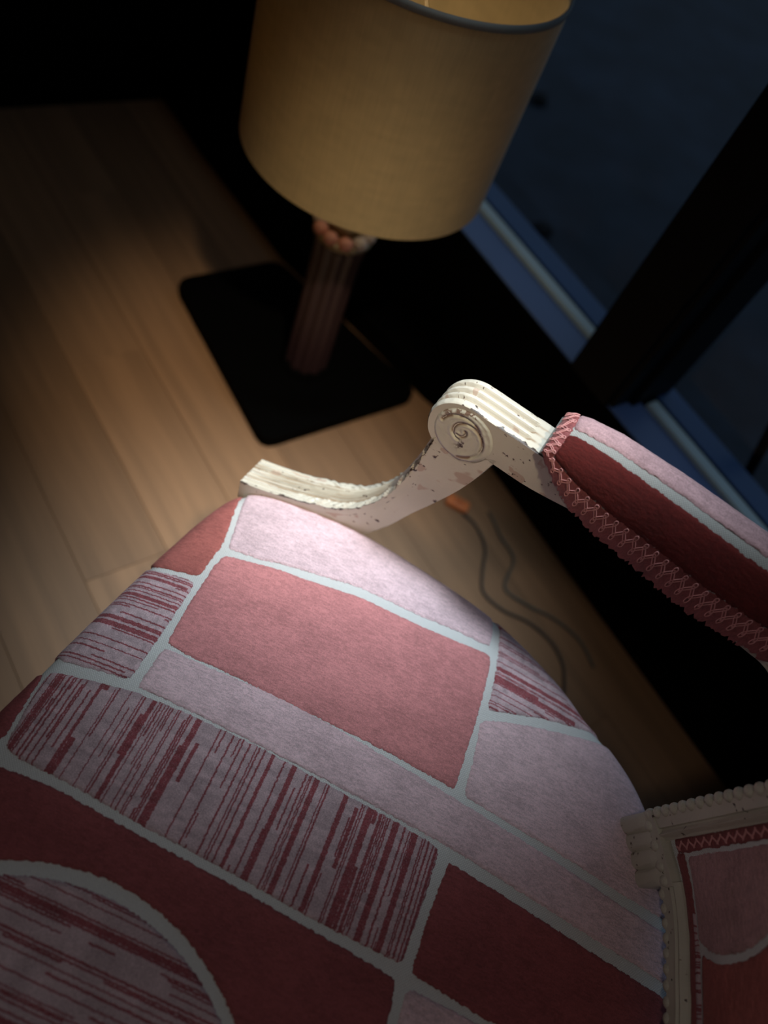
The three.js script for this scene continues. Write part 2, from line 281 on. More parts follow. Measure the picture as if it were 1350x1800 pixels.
function seatPatch(poly, material, label, stripes) {
  let uvOf = fab, mat = material;
  if (stripes) {
    const f = poly.map(p => fab(p[0], p[1])), a = [0, 1].map(k => Math.min(...f.map(q => q[k])) - 0.004), b = [0, 1].map(k => Math.max(...f.map(q => q[k])) + 0.004), across = stripes === 'across';
    const L = [b[0] - a[0], b[1] - a[1]], lu = across ? L[1] : L[0], lv = across ? L[0] : L[1], pw = (m) => Math.min(1024, Math.max(128, Math.round(m / 0.0004)));
    mat = stripedVelvet(stripeTexture(pw(lu), pw(lv), lu, lv, Math.round(poly.length * 31 + lu * 1000), 0.75));
    uvOf = (x, z) => { const q = fab(x, z), r = [(q[0] - a[0]) / L[0], (q[1] - a[1]) / L[1]]; return across ? [r[1], r[0]] : r; };
  }
  const m = kid('velvet_patch', patchGeometry(poly, seatPoint, { uvOf }), mat, cover); if (label) m.userData.label = label; return m;
}
const arc = (cx, cz, r, a0, a1, n) => Array.from({ length: n + 1 }, (_, i) => { const a = lerp(a0, a1, i / n) * Math.PI / 180; return [cx + r * Math.cos(a), cz - r * Math.sin(a)]; });
seatPatch(MM([[-7,-7],[0,-35],[60,-75],[140,-100],[220,-105],[306,-110],[326,-41],[332,-15],[289,-4],[242,10],[172,26],[111,52],[68,71],[29,80]]), BLUSH, 'pale pink velvet patch beneath the arm support');
seatPatch(MM([[32,90],[72,76],[119,61],[181,37],[250,22],[296,9],[335,-4],[341,5],[353,61],[369,159],[299,168],[219,183],[132,197],[77,207],[53,208],[51,204],[41,163],[31,103]]), ROSE, 'large rose red velvet patch');
seatPatch(MM([[53, 214], [97, 206], [169, 191], [245, 180], [309, 173], [374, 166], [439, 160], [506, 154], [562, 149], [613, 141], [640, 134], [665, 160], [654, 179], [557, 193], [460, 203], [384, 210], [287, 224], [203, 237], [119, 250], [60, 260]]), BLUSH, 'long pale pink velvet strip');
seatPatch(MM([[361, 77], [380, 62], [423, 37], [477, 8], [505, -6], [530, -30], [620, 20], [680, 100], [627, 126], [565, 138], [475, 148], [383, 158], [379, 153], [372, 119]]), BLUSH, 'pale mauve velvet patch in the back corner');
seatPatch(MM([[335, -45], [351, 10], [361, 58], [365, 59], [419, 25], [474, -4], [508, -28], [520, -60], [430, -100], [314, -102]]), null, 'narrow red striped patch on the side edge', 'along');
seatPatch(MM([[-12, -4], [21, 79], [27, 127], [3, 135], [-20, 141], [-55, 135], [-65, 60], [-45, 0]]), CORAL, 'coral velvet patch on the front edge');
seatPatch(MM([[-15, 146], [7, 140], [25, 136], [30, 140], [38, 186], [49, 255], [46, 260], [17, 268], [-16, 278], [-30, 275], [-60, 280], [-60, 145]]), null, 'red striped patch on the front edge', 'along');
seatPatch(MM([[-17, 292], [15, 281], [60, 266], [116, 254], [186, 241], [276, 229], [337, 220], [380, 216], [383, 219], [391, 262], [399, 317], [320, 331], [231, 342], [148, 354], [73, 362], [26, 369], [7, 368], [3, 364], [-9, 328], [-18, 299]]), null, 'long patch with short red stripes across it', 'across');
seatPatch(MM([[-24, 297], [-12, 330], [-3, 361], [-9, 378], [-60, 400], [-60, 300]]), WINE, 'dark red sliver on the front edge');
seatPatch(MM([[396, 225], [397, 221], [465, 214], [542, 207], [610, 198], [652, 191], [675, 190], [680, 280], [651, 277], [483, 311], [410, 318], [402, 276]]), WINE, 'dark wine red velvet patch by the backrest');
seatPatch(MM([[-60, 400], [-23, 390], [14, 383], [68, 371], [154, 361], [237, 349], [325, 338], [400, 329], [405, 340], [414, 372], [424, 409], [430, 470], [428, 540]]).concat(arc(0.197, 0.610, 0.2125, 18, 165, 40), MM([[-60, 560]])), WINE, 'dark red velvet patch around the striped disc');
seatPatch(arc(0.2, 0.618, 0.2095, 0, 360, 64).slice(0, -1), null, 'round striped patch', 'along');
seatPatch(MM([[416, 328], [486, 316], [654, 285], [690, 302], [690, 520], [438, 520], [435, 432], [421, 367], [413, 333]]), BLUSH, 'pale mauve velvet patch beyond the dark one');

// painted frame under the seat
{
  const ring = (off, y) => seatLoop.filter((_, i) => i % 4 === 0).map(p => { const q = polyDistance(seatLoop, p[0], p[1]); const dx = p[0] - 0.32, dz = p[1] - MID, l = Math.hypot(dx, dz); return V(p[0] + dx / l * off, y, p[1] + dz / l * off); });
  const P = []; const rings = [ring(-0.02, 0.33), ring(0.004, 0.33), ring(0.008, 0.335), ring(0.008, 0.345), ring(0.003, 0.35), ring(0.003, 0.385), ring(0.007, 0.39), ring(0.004, 0.40), ring(-0.02, 0.40)];
  kid('seat_rail', toCreasedNormals(gridGeometry(rings, null, true, true).toNonIndexed(), 0.7), PAINT, chair);
  const leg = () => { const pts = [[0, 0], [0.011, 0], [0.013, 0.01], [0.011, 0.02], [0.013, 0.03], [0.022, 0.29], [0.026, 0.30], [0.022, 0.31], [0.026, 0.32], [0.026, 0.345], [0, 0.345]], g = new THREE.LatheGeometry(pts.map(p => new THREE.Vector2(...p)), 48), p = g.attributes.position; for (let i = 0; i < p.count; i++) { const y = p.getY(i), a = Math.atan2(p.getZ(i), p.getX(i)), f = y > 0.025 && y < 0.292 ? 1 - 0.07 * (0.5 + 0.5 * Math.cos(a * 8)) : 1; p.setX(i, p.getX(i) * f); p.setZ(i, p.getZ(i) * f); } g.computeVertexNormals(); return g; };
  const lg = leg();
  for (const [x, z] of [[0.02, 0.012], [0.02, 2 * MID - 0.012], [0.575, 0.10], [0.575, 2 * MID - 0.10]]) kid('leg', lg, PAINT, chair).position.set(x, 0, z);
}
// --- carved arm support, rising from the front corner and sweeping outward
const ARMW = 0.043, sway = (x) => -0.06 * clamp((x + 0.015) / 0.165) + (x > 0.53 ? 0.11 * smooth(0.53, 0.64, x) : 0);
function supportGeometry() {
  const top = resample(catmull([[-.016, .468], [.015, .467], [.042, .469], [.074, .475], [.099, .483], [.120, .503], [.137, .537], [.146, .580], [.150, .616], [.152, .655]], 8), 121);
  const low = resample(catmull([[-.015, .435], [.02, .432], [.054, .428], [.083, .428], [.111, .432], [.135, .447], [.154, .479], [.170, .523], [.186, .563], [.200, .601], [.209, .634], [.217, .674]], 8), 121);
  const sides = [0, 0.25, 0.5, 0.66, 0.70, 0.74, 0.78, 0.9, 0.975], nT = 41, P = [];
  for (let i = 0; i < 121; i++) {
    const a = top[Math.max(0, i - 1)], b = top[Math.min(120, i + 1)], tl = Math.hypot(b[0] - a[0], b[1] - a[1]), nx = -(b[1] - a[1]) / tl, ny = (b[0] - a[0]) / tl, u = i / 120, len = u * 0.27, T = top[i], B = low[i], row = [];
    const leaf = smooth(0.16, 0.26, u);
    const scallop = (ph) => { const f = ((len / 0.027 + ph) % 1 + 1) % 1; return leaf * (Math.sin(Math.PI * f) ** 0.7 - 0.5); };
    const at = (x, y, s) => V(x, y, sway(x) + s);
    for (const f of sides) row.push(at(lerp(B[0], T[0], f), lerp(B[1], T[1], f), -0.0008 * Math.exp(-(((f - 0.72) / 0.025) ** 2)) + (f > 0.95 ? -0.0004 : 0)));
    for (let j = 0; j < nT; j++) {
      const t = j / (nT - 1), c = t - 0.5, ac = Math.abs(c), edge = scallop(0.0);
      const mid = 0.0016 * gauss(ac - 0.07, 0.03) + 0.0012 * gauss(ac - 0.19, 0.03) - 0.0012 * gauss(ac - 0.13, 0.028) - 0.001 * gauss(c, 0.03);
      const lob = (((len / 0.027 - (0.5 - ac) * 1.5) % 1) + 1) % 1, curl = gauss(lob - 0.80, 0.10) + 0.55 * gauss(lob - 0.45, 0.09) + 0.35 * gauss(lob - 0.16, 0.07), lobe = leaf * smooth(0.21, 0.29, ac) * (0.0030 * curl * smooth(0.52, 0.40, ac) - 0.0018 * smooth(0.40, 0.5, ac) * (1 - curl)) - leaf * 0.0016 * gauss(ac - 0.245, 0.022);
      const plain = (1 - leaf) * (0.0012 * Math.cos(ac * 40) * smooth(0.5, 0.4, ac));
      const h = 2.3 * mid * (0.5 + 0.5 * smooth(0.02, 0.1, u)) + lobe + plain + (fbm(len * 160, t * 8, 77, 2) - 0.5) * 0.0006 - 0.0012 * smooth(0.46, 0.5, ac) * (1 - leaf);
      const s = lerp(0, -ARMW, t) - c * 2 * 0.0022 * edge * smooth(0.3, 0.5, ac) - c * 0.002;
      row.push(at(T[0] + nx * h, T[1] + ny * h, s + 0.0));
    }
    for (const f of sides.slice().reverse()) row.push(at(lerp(B[0], T[0], f), lerp(B[1], T[1], f), -ARMW));
    for (const f of [0.2, 0.5, 0.8]) { const bul = 0.004 * Math.sin(f * Math.PI); row.push(at(B[0] + nx * -bul, B[1] + ny * -bul, lerp(-ARMW, 0, f))); }
    P.push(row);
  }
  const m = P[0].length, g = gridGeometry(P, (i, j) => [i / 120, j / m], true, false, true);
  // front end
  const cap = new THREE.BufferGeometry(), c = P[0].reduce((s, p) => s.add(p), V(0, 0, 0)).divideScalar(m), pos = [c.x, c.y, c.z], uv = [0, 0.12], idx = [];
  P[0].forEach((p, j) => { pos.push(p.x, p.y, p.z); uv.push(0.004, j / m); idx.push(0, 1 + (j + 1) % m, 1 + j); });
  cap.setAttribute('position', new THREE.Float32BufferAttribute(pos, 3)); cap.setAttribute('uv', new THREE.Float32BufferAttribute(uv, 2)); cap.setIndex(idx); cap.computeVertexNormals();
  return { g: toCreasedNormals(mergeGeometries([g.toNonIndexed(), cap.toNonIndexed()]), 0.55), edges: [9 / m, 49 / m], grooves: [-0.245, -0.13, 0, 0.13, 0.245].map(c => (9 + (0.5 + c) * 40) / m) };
}
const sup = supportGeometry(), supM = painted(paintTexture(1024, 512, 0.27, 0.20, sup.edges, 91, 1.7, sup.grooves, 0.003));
// --- armrest with scrolled, fluted front
function armrestGeometry() {
  const C = [0.1725, 0.677], R = 0.037, out = [], flag = [];
  for (let a = -16; a >= -270; a -= 4) { out.push([C[0] + R * Math.cos(a * Math.PI / 180), C[1] + R * Math.sin(a * Math.PI / 180)]); flag.push(smooth(-148, -165, a)); }
  for (let x = 0.178; x <= 0.62; x += 0.006) { out.push([x, 0.714 - 0.014 * smooth(0.33, 0.5, x) + 0.01 * smooth(0.5, 0.6, x)]); flag.push(1 - smooth(0.226, 0.232, x)); }
  for (let x = 0.62; x >= 0.214; x -= 0.012) { out.push([x, 0.667 + 0.012 * smooth(0.24, 0.34, x) - 0.028 * smooth(0.38, 0.54, x) + 0.02 * smooth(0.54, 0.62, x)]); flag.push(0); }
  const n = out.length, T = []; for (let j = 0; j <= 56; j++) T.push(j / 56); T.splice(1, 0, 0.01); T.splice(T.length - 1, 0, 0.99);
  const P = out.map((p, i) => {
    const a = out[(i + n - 1) % n], b = out[(i + 1) % n], l = Math.hypot(b[0] - a[0], b[1] - a[1]), nx = (b[1] - a[1]) / l * -1, ny = (b[0] - a[0]) / l;
    return T.map(t => {
      let h = -0.0010 * (1 - smooth(0, 0.03, Math.min(t, 1 - t)));
      for (const c of [0.24, 0.49, 0.74]) h -= flag[i] * 0.0046 * Math.exp(-(((t - c) / 0.062) ** 4));
      h += flag[i] * 0.0006 * Math.cos((t - 0.115) * Math.PI * 8);
      return V(p[0] + nx * h, p[1] + ny * h, sway(Math.max(p[0], 0.15)) - t * ARMW);
    });
  });
  const body = gridGeometry(P, (i, j) => [i / n, 0.02 + 0.96 * j / T.length], false, true, true).toNonIndexed();
  const XS = 0.45, flat = out.map((p, k) => k).filter(k => out[k][0] <= XS), tri = THREE.ShapeUtils.triangulateShape(flat.map(k => new THREE.Vector2(P[k][0].x, P[k][0].y)), []).map(q => q.map(k => flat[k])), caps = [];
  const edgeAt = (x, upper) => interp(out.map((p, k) => [p, k]).filter(([p, k]) => p[0] > 0.40 && (p[1] > 0.69) === upper).map(([p]) => p).sort((a, b) => a[0] - b[0]), x);
  const xl = Math.max(...flat.map(k => out[k][0]));
  for (const [j, fl] of [[0, false], [T.length - 1, true]]) {
    const pos = [], put = (p) => pos.push(p.x, p.y, p.z);
    for (const q of tri) for (const k of fl ? [q[0], q[2], q[1]] : q) put(P[k][j]);
    const at = (x, up) => V(x, edgeAt(x, up), sway(x) - T[j] * ARMW);
    for (let k = 0; k < 30; k++) { const a = lerp(xl - 0.008, 0.62, k / 30), b = lerp(xl - 0.008, 0.62, (k + 1) / 30), q = [at(a, false), at(b, false), at(b, true), at(a, true)]; for (const n of fl ? [0, 2, 1, 0, 3, 2] : [0, 1, 2, 0, 2, 3]) put(q[n]); }
    const uv = []; for (let k = 0; k < pos.length; k += 3) uv.push(pos[k] * 4, pos[k + 1] * 4);
    const g = new THREE.BufferGeometry(); g.setAttribute('position', new THREE.Float32BufferAttribute(pos, 3)); g.setAttribute('uv', new THREE.Float32BufferAttribute(uv, 2)); g.computeVertexNormals(); caps.push(g);
  }
  return { body: toCreasedNormals(body, 0.6), caps: toCreasedNormals(mergeGeometries(caps), 0.5) };
}
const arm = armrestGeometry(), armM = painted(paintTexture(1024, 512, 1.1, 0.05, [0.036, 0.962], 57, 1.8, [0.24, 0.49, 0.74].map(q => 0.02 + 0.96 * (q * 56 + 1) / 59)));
const faceM = painted(paintTexture(1024, 1024, 0.25, 0.25, [], 113, 0));
const VOL = (() => { const R = 0.0335, pts = []; for (let k = 0; k <= 200; k++) { const q = k / 200, a = (-78 + q * 330) * Math.PI / 180, r = R * (0.84 - 0.62 * q ** 0.9); pts.push([r * Math.cos(a), r * Math.sin(a), q]); } for (let k = 0; k <= 60; k++) { const a = (50 + 120 * k / 60) * Math.PI / 180, r = R * (0.62 + 0.16 * k / 60); pts.push([r * Math.cos(a), r * Math.sin(a), 0.05 + 0.1 * k / 60]); } for (let k = 0; k <= 30; k++) { const a = (252 + 150 * k / 30) * Math.PI / 180; pts.push([0.0058 * Math.cos(a) - 0.004, 0.0058 * Math.sin(a) + 0.003, 0.6]); } return { c: [0.176, 0.6775], R, pts }; })();
const voluteNear = (x, y) => { let d = 1e9, q = 0; for (const p of VOL.pts) { const e = (p[0] - x) ** 2 + (p[1] - y) ** 2; if (e < d) { d = e; q = p[2]; } } return [Math.sqrt(d), q]; };
function voluteGeometry() {
  const { c, R } = VOL, P = [];
  for (let i = 0; i <= 44; i++) {
    const r = R * i / 44, row = [];
    for (let j = 0; j < 144; j++) {
      const a = j / 144 * 2 * Math.PI, x = r * Math.cos(a), y = r * Math.sin(a); const [d, q] = voluteNear(x, y);
      const h = 0.0017 - 0.0017 * smooth(0.86, 1, i / 44) - 0.0015 * gauss(d, 0.0016) * smooth(0.0, 0.12, q) + 0.0006 * gauss(d - 0.003, 0.002) + (noise(x * 400, y * 400, 5) - 0.5) * 0.0003;
      row.push(V(c[0] + x, c[1] + y, -0.0605 + h));
    }
    P.push(row);
  }
  const g = gridGeometry(P, null, true, false), p = g.attributes.position, uv = g.attributes.uv; for (let i = 0; i < p.count; i++) uv.setXY(i, (p.getX(i) - c[0]) / (2.1 * R) + 0.5, (p.getY(i) - c[1]) / (2.1 * R) + 0.5); return g;
}
const volute = voluteGeometry();
const voluteM = painted(tex(384, 384, (u, v) => {       // browner along the carved line; paint rubbed off at the upper left rim
  const x = (u - 0.5) * 2.1 * VOL.R, y = (v - 0.5) * 2.1 * VOL.R, [d] = voluteNear(x, y), r = Math.hypot(x, y) / VOL.R, a = Math.atan2(y, x) * 180 / Math.PI, n = fbm(x * 260, y * 260, 140, 4), m = fbm(x * 90, y * 90, 150, 3);
  const brownish = clamp(gauss(d, 0.0016) * smooth(0.42, 0.62, m) * 1.3 + smooth(0.5, 0.56, n) * smooth(0.72, 0.86, r) * smooth(70, 95, a) * smooth(175, 140, a) * smooth(0.4, 0.5, m)), crack = smooth(0.62, 0.66, n) * gauss(x - 0.004, 0.006) * gauss(y + 0.012, 0.006);
  const k = 0.97 + 0.06 * (m - 0.5); return [lerp(lerp(207, 128, brownish), 60, crack) * k, lerp(lerp(204, 104, brownish), 46, crack) * k, lerp(lerp(189, 90, brownish), 40, crack) * k];
}));
// --- velvet arm pad
const padBase = [[.246, .7225], [.262, .712], [.272, .705], [.294, .694], [.334, .683], [.366, .680], [.44, .668], [.525, .673], [.62, .684]], padTop = [[.2445, .7235], [.2475, .737], [.253, .744], [.268, .751], [.30, .757], [.36, .759], [.45, .757], [.62, .752]];
function padPoint(x, q) {
  const th = Math.PI * clamp(q / 0.12, -0.1, 1.1), yb = interp(padBase, x), yt = interp(padTop, x), hw = 0.0285 + 0.0055 * smooth(0.246, 0.30, x), c = Math.cos(th), s = Math.sin(th);
  return V(x, yb + (yt - yb) * Math.sign(s) * Math.abs(s) ** 0.75, sway(x) - 0.0225 + 0.000 + hw * Math.sign(c) * Math.abs(c) ** 0.75);
}
const gimpM = new THREE.MeshPhysicalMaterial({ color: rgb(0.30, 0.085, 0.09), map: pileMap, bumpMap: pileBump, bumpScale: 0.0006, roughness: 0.8, sheen: 0.4, sheenColor: rgb(1, 0.6, 0.6) });
const cordM = std({ color: rgb(0.62, 0.29, 0.29), roughness: 0.6 });
function padParts() {
  const P = []; for (let i = 0; i <= 90; i++) { const x = i < 12 ? lerp(0.2445, 0.262, i / 12) : lerp(0.262, 0.615, (i - 12) / 78), row = []; for (let j = 0; j <= 40; j++) row.push(padPoint(x, 0.12 * j / 40)); P.push(row); }
  const base = gridGeometry(P, (i, j) => [P[i][j].x, 0.12 * j / 40], false, false, true);
  const uvOf = (x, q) => [x, q], S = padPoint, o = { uvOf, cell: 0.0022, radius: 0.006, flip: true };
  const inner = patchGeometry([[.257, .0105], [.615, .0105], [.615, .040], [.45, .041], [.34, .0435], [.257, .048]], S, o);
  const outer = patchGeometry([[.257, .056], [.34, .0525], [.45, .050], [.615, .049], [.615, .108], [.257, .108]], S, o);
  const band = mergeGeometries([patchGeometry([[.2462, .001], [.2578, .001], [.2578, .119], [.2462, .119]], S, { uvOf, cell: 0.002, height: 0.0016, radius: 0.002, flip: true }), patchGeometry([[.250, -.001], [.615, -.001], [.615, .011], [.252, .011]], S, { uvOf, cell: 0.0022, height: 0.0016, radius: 0.002, flip: true }), patchGeometry([[.252, .109], [.615, .109], [.615, .121], [.250, .121]], S, { uvOf, cell: 0.0022, height: 0.0016, radius: 0.002, flip: true })]);
  const cords = [], lift = (x, q, h) => { const e = 0.001, p = S(x, q), a = S(x + e, q), b = S(x, q + e); return p.addScaledVector(a.sub(p).cross(b.sub(p)).normalize(), h); };
  const run = (f, len, n) => { for (const side of [-1, 1]) { const pts = []; for (let k = 0; k <= n; k++) { const t = len * k / n, F = (q) => { const ph = 2 * Math.PI * q / 0.0115; return [q + 0.0022 * Math.sin(2 * ph), 0.0041 * Math.sin(ph)]; }, p = F(t), d = F(t + 1e-5), tx = d[0] - p[0], ty = d[1] - p[1], tl = Math.hypot(tx, ty) || 1, off = side * 0.0008; pts.push(f(p[0] - ty / tl * off, p[1] + tx / tl * off)); } cords.push(new THREE.TubeGeometry(new THREE.CatmullRomCurve3(pts), n * 2, 0.0006, 5)); } };
  run((t, l) => lift(0.252 + l, 0.112 - t, 0.0021), 0.104, 130);
  run((t, l) => lift(0.256 + t, 0.0058 + l, 0.0021), 0.355, 440);
  return { base, inner, outer, band, cords: mergeGeometries(cords) };
}
const pad = padParts();
function addArm(parent, mirror) {
  const G = (g) => { if (!mirror) return g; const c = g.clone(); const f = c.index ? c.toNonIndexed() : c; f.scale(1, 1, -1).translate(0, 0, 2 * MID); for (const k of ['position', 'uv']) { const a = f.attributes[k], s = a.itemSize, arr = a.array; for (let i = 0; i < a.count; i += 3) for (let q = 0; q < s; q++) { const t = arr[(i + 1) * s + q]; arr[(i + 1) * s + q] = arr[(i + 2) * s + q]; arr[(i + 2) * s + q] = t; } } f.computeVertexNormals(); return f; };
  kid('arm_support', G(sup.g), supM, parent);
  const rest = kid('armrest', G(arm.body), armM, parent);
  kid('armrest_side', G(arm.caps), faceM, rest); kid('scroll_volute', G(volute), voluteM, rest);
  const p = kid('arm_pad', G(pad.base), SHADED_WEAVE, parent);
  kid('velvet_patch', G(pad.inner), SHADED_WINE, p).userData.label = 'wine red inner side of the arm pad with its shade in the colour';
  kid('velvet_patch', G(pad.outer), SHADED_BLUSH, p).userData.label = 'pale pink outer side of the arm pad darkened for shade';
  const b = kid('gimp_braid', G(pad.band), gimpM, p); b.userData.label = 'dusty red looped braid edging the arm pad';
  if (!mirror) kid('braid_cord', G(pad.cords), cordM, p);
}
addArm(chair, false); addArm(chair, true);

// --- backrest: u along its foot, v up, w out of its face
const kp = [[.549, .058], [.570, .0825], [.594, .115], [.611, .149], [.625, .188], [.637, .225], [.645, .27], [.648, .33]];
const backLine = catmull(kp.concat(kp.slice(0, -1).reverse().map(p => [p[0], 2 * MID - p[1]])), 12, false), backLen = [0];
for (let i = 1; i < backLine.length; i++) backLen.push(backLen[i - 1] + Math.hypot(backLine[i][0] - backLine[i - 1][0], backLine[i][1] - backLine[i - 1][1]));
const BL = backLen[backLen.length - 1];
function M(u, v, w = 0) {
  const uu = clamp(u, 0, BL); let i = 1; while (i < backLine.length - 1 && backLen[i] < uu) i++;
  const a = backLine[i - 1], b = backLine[i], l = backLen[i] - backLen[i - 1], f = (uu - backLen[i - 1]) / l, tx = (b[0] - a[0]) / l, tz = (b[1] - a[1]) / l, e = u - uu;
  return V(lerp(a[0], b[0], f) + tx * e - tz * w + 0.1 * v, 0.46 + v, lerp(a[1], b[1], f) + tz * e + tx * w);
}
function bar(u0, u1, v0, v1, w0, profile, nu, nv) {       // face with a relief profile(a, c) over a block w0 deep
  const P = []; for (let i = 0; i <= nu; i++) { const row = [], a = i / nu, u = lerp(u0, u1, a); row.push(M(u, v0, w0)); for (let j = 0; j <= nv; j++) { const c = j / nv; row.push(M(u, lerp(v0, v1, c), profile(a, c))); } row.push(M(u, v1, w0)); P.push(row); }
  const g = gridGeometry(P, (i, j) => [i / nu * (u1 - u0), j / nv * (v1 - v0)], true, false, true).toNonIndexed();
  const ends = [0, nu].map((k) => { const pos = [], uv = [], r = P[k], m = r.length; for (let j = 1; j < m - 1; j++) for (const q of k ? [0, j, j + 1] : [0, j + 1, j]) { pos.push(r[q].x, r[q].y, r[q].z); uv.push(q / m, 0); } const e = new THREE.BufferGeometry(); e.setAttribute('position', new THREE.Float32BufferAttribute(pos, 3)); e.setAttribute('uv', new THREE.Float32BufferAttribute(uv, 2)); e.computeVertexNormals(); return e; });
  return mergeGeometries([g, ...ends]);
}
const HB = 0.46;
{
  const flute = (a, c) => 0.011 + 0.005 * Math.abs(Math.sin(a * Math.PI * 4)) ** 0.5 - 0.003 * smooth(0.9, 1, c) - 0.0025 * (1 - smooth(0, 0.05, c));
  const rail = (a, c) => 0.008 + 0.004 * smooth(0.0, 0.12, c) * (1 - smooth(0.60, 0.66, c)) + 0.006 * Math.exp(-(((c - 0.86) / 0.07) ** 2));
  const stile = (a, c) => 0.008 + 0.004 * smooth(0.05, 0.2, a) * (1 - smooth(0.58, 0.62, a)) + 0.006 * Math.exp(-(((a - 0.80) / 0.08) ** 2));
  const stileR = (a, c) => stile(1 - a, c);
  const frame = mergeGeometries([
    bar(0, 0.070, -0.02, 0.047, -0.03, flute, 48, 10), bar(BL - 0.070, BL, -0.02, 0.047, -0.03, flute, 48, 10),
    bar(0, 0.072, 0.046, 0.058, -0.03, () => 0.014, 20, 3), bar(BL - 0.072, BL, 0.046, 0.058, -0.03, () => 0.014, 20, 3),
    bar(0.068, BL - 0.068, 0.036, 0.063, -0.028, rail, 80, 24), bar(0.0, 0.030, 0.056, HB + 0.05, -0.03, stile, 24, 40), bar(BL - 0.030, BL, 0.056, HB + 0.05, -0.03, stileR, 24, 40),
    bar(0.03, BL - 0.03, HB, HB + 0.05, -0.028, () => 0.012, 60, 4)]);
  const back = kid('backrest_frame', toCreasedNormals(frame, 0.7), PAINT, chair);
  const bead = new THREE.SphereGeometry(0.0062, 14, 10);
  for (let v = 0.050; v < 0.30; v += 0.0122) { const b = kid('bead', bead, PAINT, back); b.position.copy(M(0.0035, v, 0.009)); b.scale.set(1, 0.85, 1); }
  for (let u = 0.078; u < 0.30; u += 0.0132) { const b = kid('bead', bead, PAINT, back); b.position.copy(M(u, 0.0385, 0.008)); b.scale.set(1, 0.9, 1); }
  for (const u of [0.014, 0.033, 0.052, 0.066]) kid('bead', bead, PAINT, back).position.copy(M(u, 0.047, 0.011));
  // upholstered panel
  const dome = (u, v) => 0.004 + 0.014 * smooth(0.03, 0.09, u) * smooth(0.03, 0.09, BL - u) * smooth(0.06, 0.13, v), S = (u, v) => M(u, v, dome(u, v)), P = [];
  for (let i = 0; i <= 60; i++) { const row = []; for (let j = 0; j <= 50; j++) row.push(S(lerp(0.028, BL - 0.028, i / 60), lerp(0.060, HB + 0.002, j / 50))); P.push(row); }
  const panel = kid('backrest_panel', gridGeometry(P, (i, j) => [i / 60 * 0.55, j / 50 * 0.4], false, false, true), WEAVE, chair);
  const P2 = []; for (let i = 0; i <= 40; i++) { const row = []; for (let j = 0; j <= 2; j++) row.push(M(lerp(0.02, BL - 0.02, i / 40), lerp(0.05, HB + 0.01, j / 2), -0.026)); P2.push(row); }
  kid('backrest_cloth', gridGeometry(P2, (i, j) => [i / 40 * 0.55, j / 2 * 0.4], false, false, false), BLUSH, chair);
  const o = { uvOf: (u, v) => [u, v], cell: 0.003, flip: true };
  const rim = (r, v) => 0.054 + Math.sqrt(Math.max(0, r * r - (v - 0.124) ** 2)), cv = (r, v0, v1, n) => Array.from({ length: n + 1 }, (_, i) => { const v = lerp(v0, v1, i / n); return [rim(r, v), v]; });
  kid('velvet_patch', patchGeometry([[0.047, 0.078], ...cv(0.080, 0.078, 0.175, 14), [0.047, 0.19]], S, o), velvet(0.58, 0.36, 0.37, 0.4), panel).userData.label = 'dusty pink velvet patch with a curved lower edge';
  kid('velvet_patch', patchGeometry([[0.24, 0.082], [0.24, 0.19], ...cv(0.087, 0.190, 0.084, 14)], S, o), CORAL, panel).userData.label = 'brick red velvet patch below the curved one';
  const sm = stripedVelvet(stripeTexture(128, 512, 0.01, 0.15, 401, 0.9));
  kid('velvet_patch', patchGeometry([[0.094, 0.070], [0.24, 0.070], [0.24, 0.0785], [0.128, 0.0785], [0.118, 0.0755], [0.094, 0.0745]], S, { ...o, uvOf: (u, v) => [(v - 0.069) / 0.01, (u - 0.09) / 0.15] }), sm, panel).userData.label = 'narrow striped edge of the backrest cloth';
  kid('velvet_patch', patchGeometry([[0.25, 0.07], [BL - 0.05, 0.07], [BL - 0.05, HB - 0.012], [0.25, HB - 0.012]], S, { ...o, cell: 0.006, edge: 0.008 }), ROSE, panel);
  kid('velvet_patch', patchGeometry([[0.047, 0.20], [0.24, 0.20], [0.24, HB - 0.012], [0.047, HB - 0.012]], S, { ...o, cell: 0.006, edge: 0.008 }), BLUSH, panel);
  const braid = kid('gimp_braid', mergeGeometries([patchGeometry([[0.030, 0.066], [0.043, 0.066], [0.043, HB - 0.004], [0.030, HB - 0.004]], S, { ...o, height: 0.0025, radius: 0.002 }), patchGeometry([[0.043, 0.064], [0.30, 0.062], [0.30, 0.070], [0.043, 0.0745]], S, { ...o, height: 0.0025, radius: 0.002 })]), gimpM, chair);
  const pts = []; for (let k = 0; k <= 260; k++) { const t = 0.22 * k / 260, ph = 2 * Math.PI * t / 0.0105, u = 0.0365 + 0.0042 * Math.sin(ph), v = 0.07 + t + 0.0014 * Math.sin(2 * ph); pts.push(M(u, v, dome(u, v) + 0.0030)); }
  kid('braid_cord', new THREE.TubeGeometry(new THREE.CatmullRomCurve3(pts), 520, 0.0010, 5), cordM, braid);
}

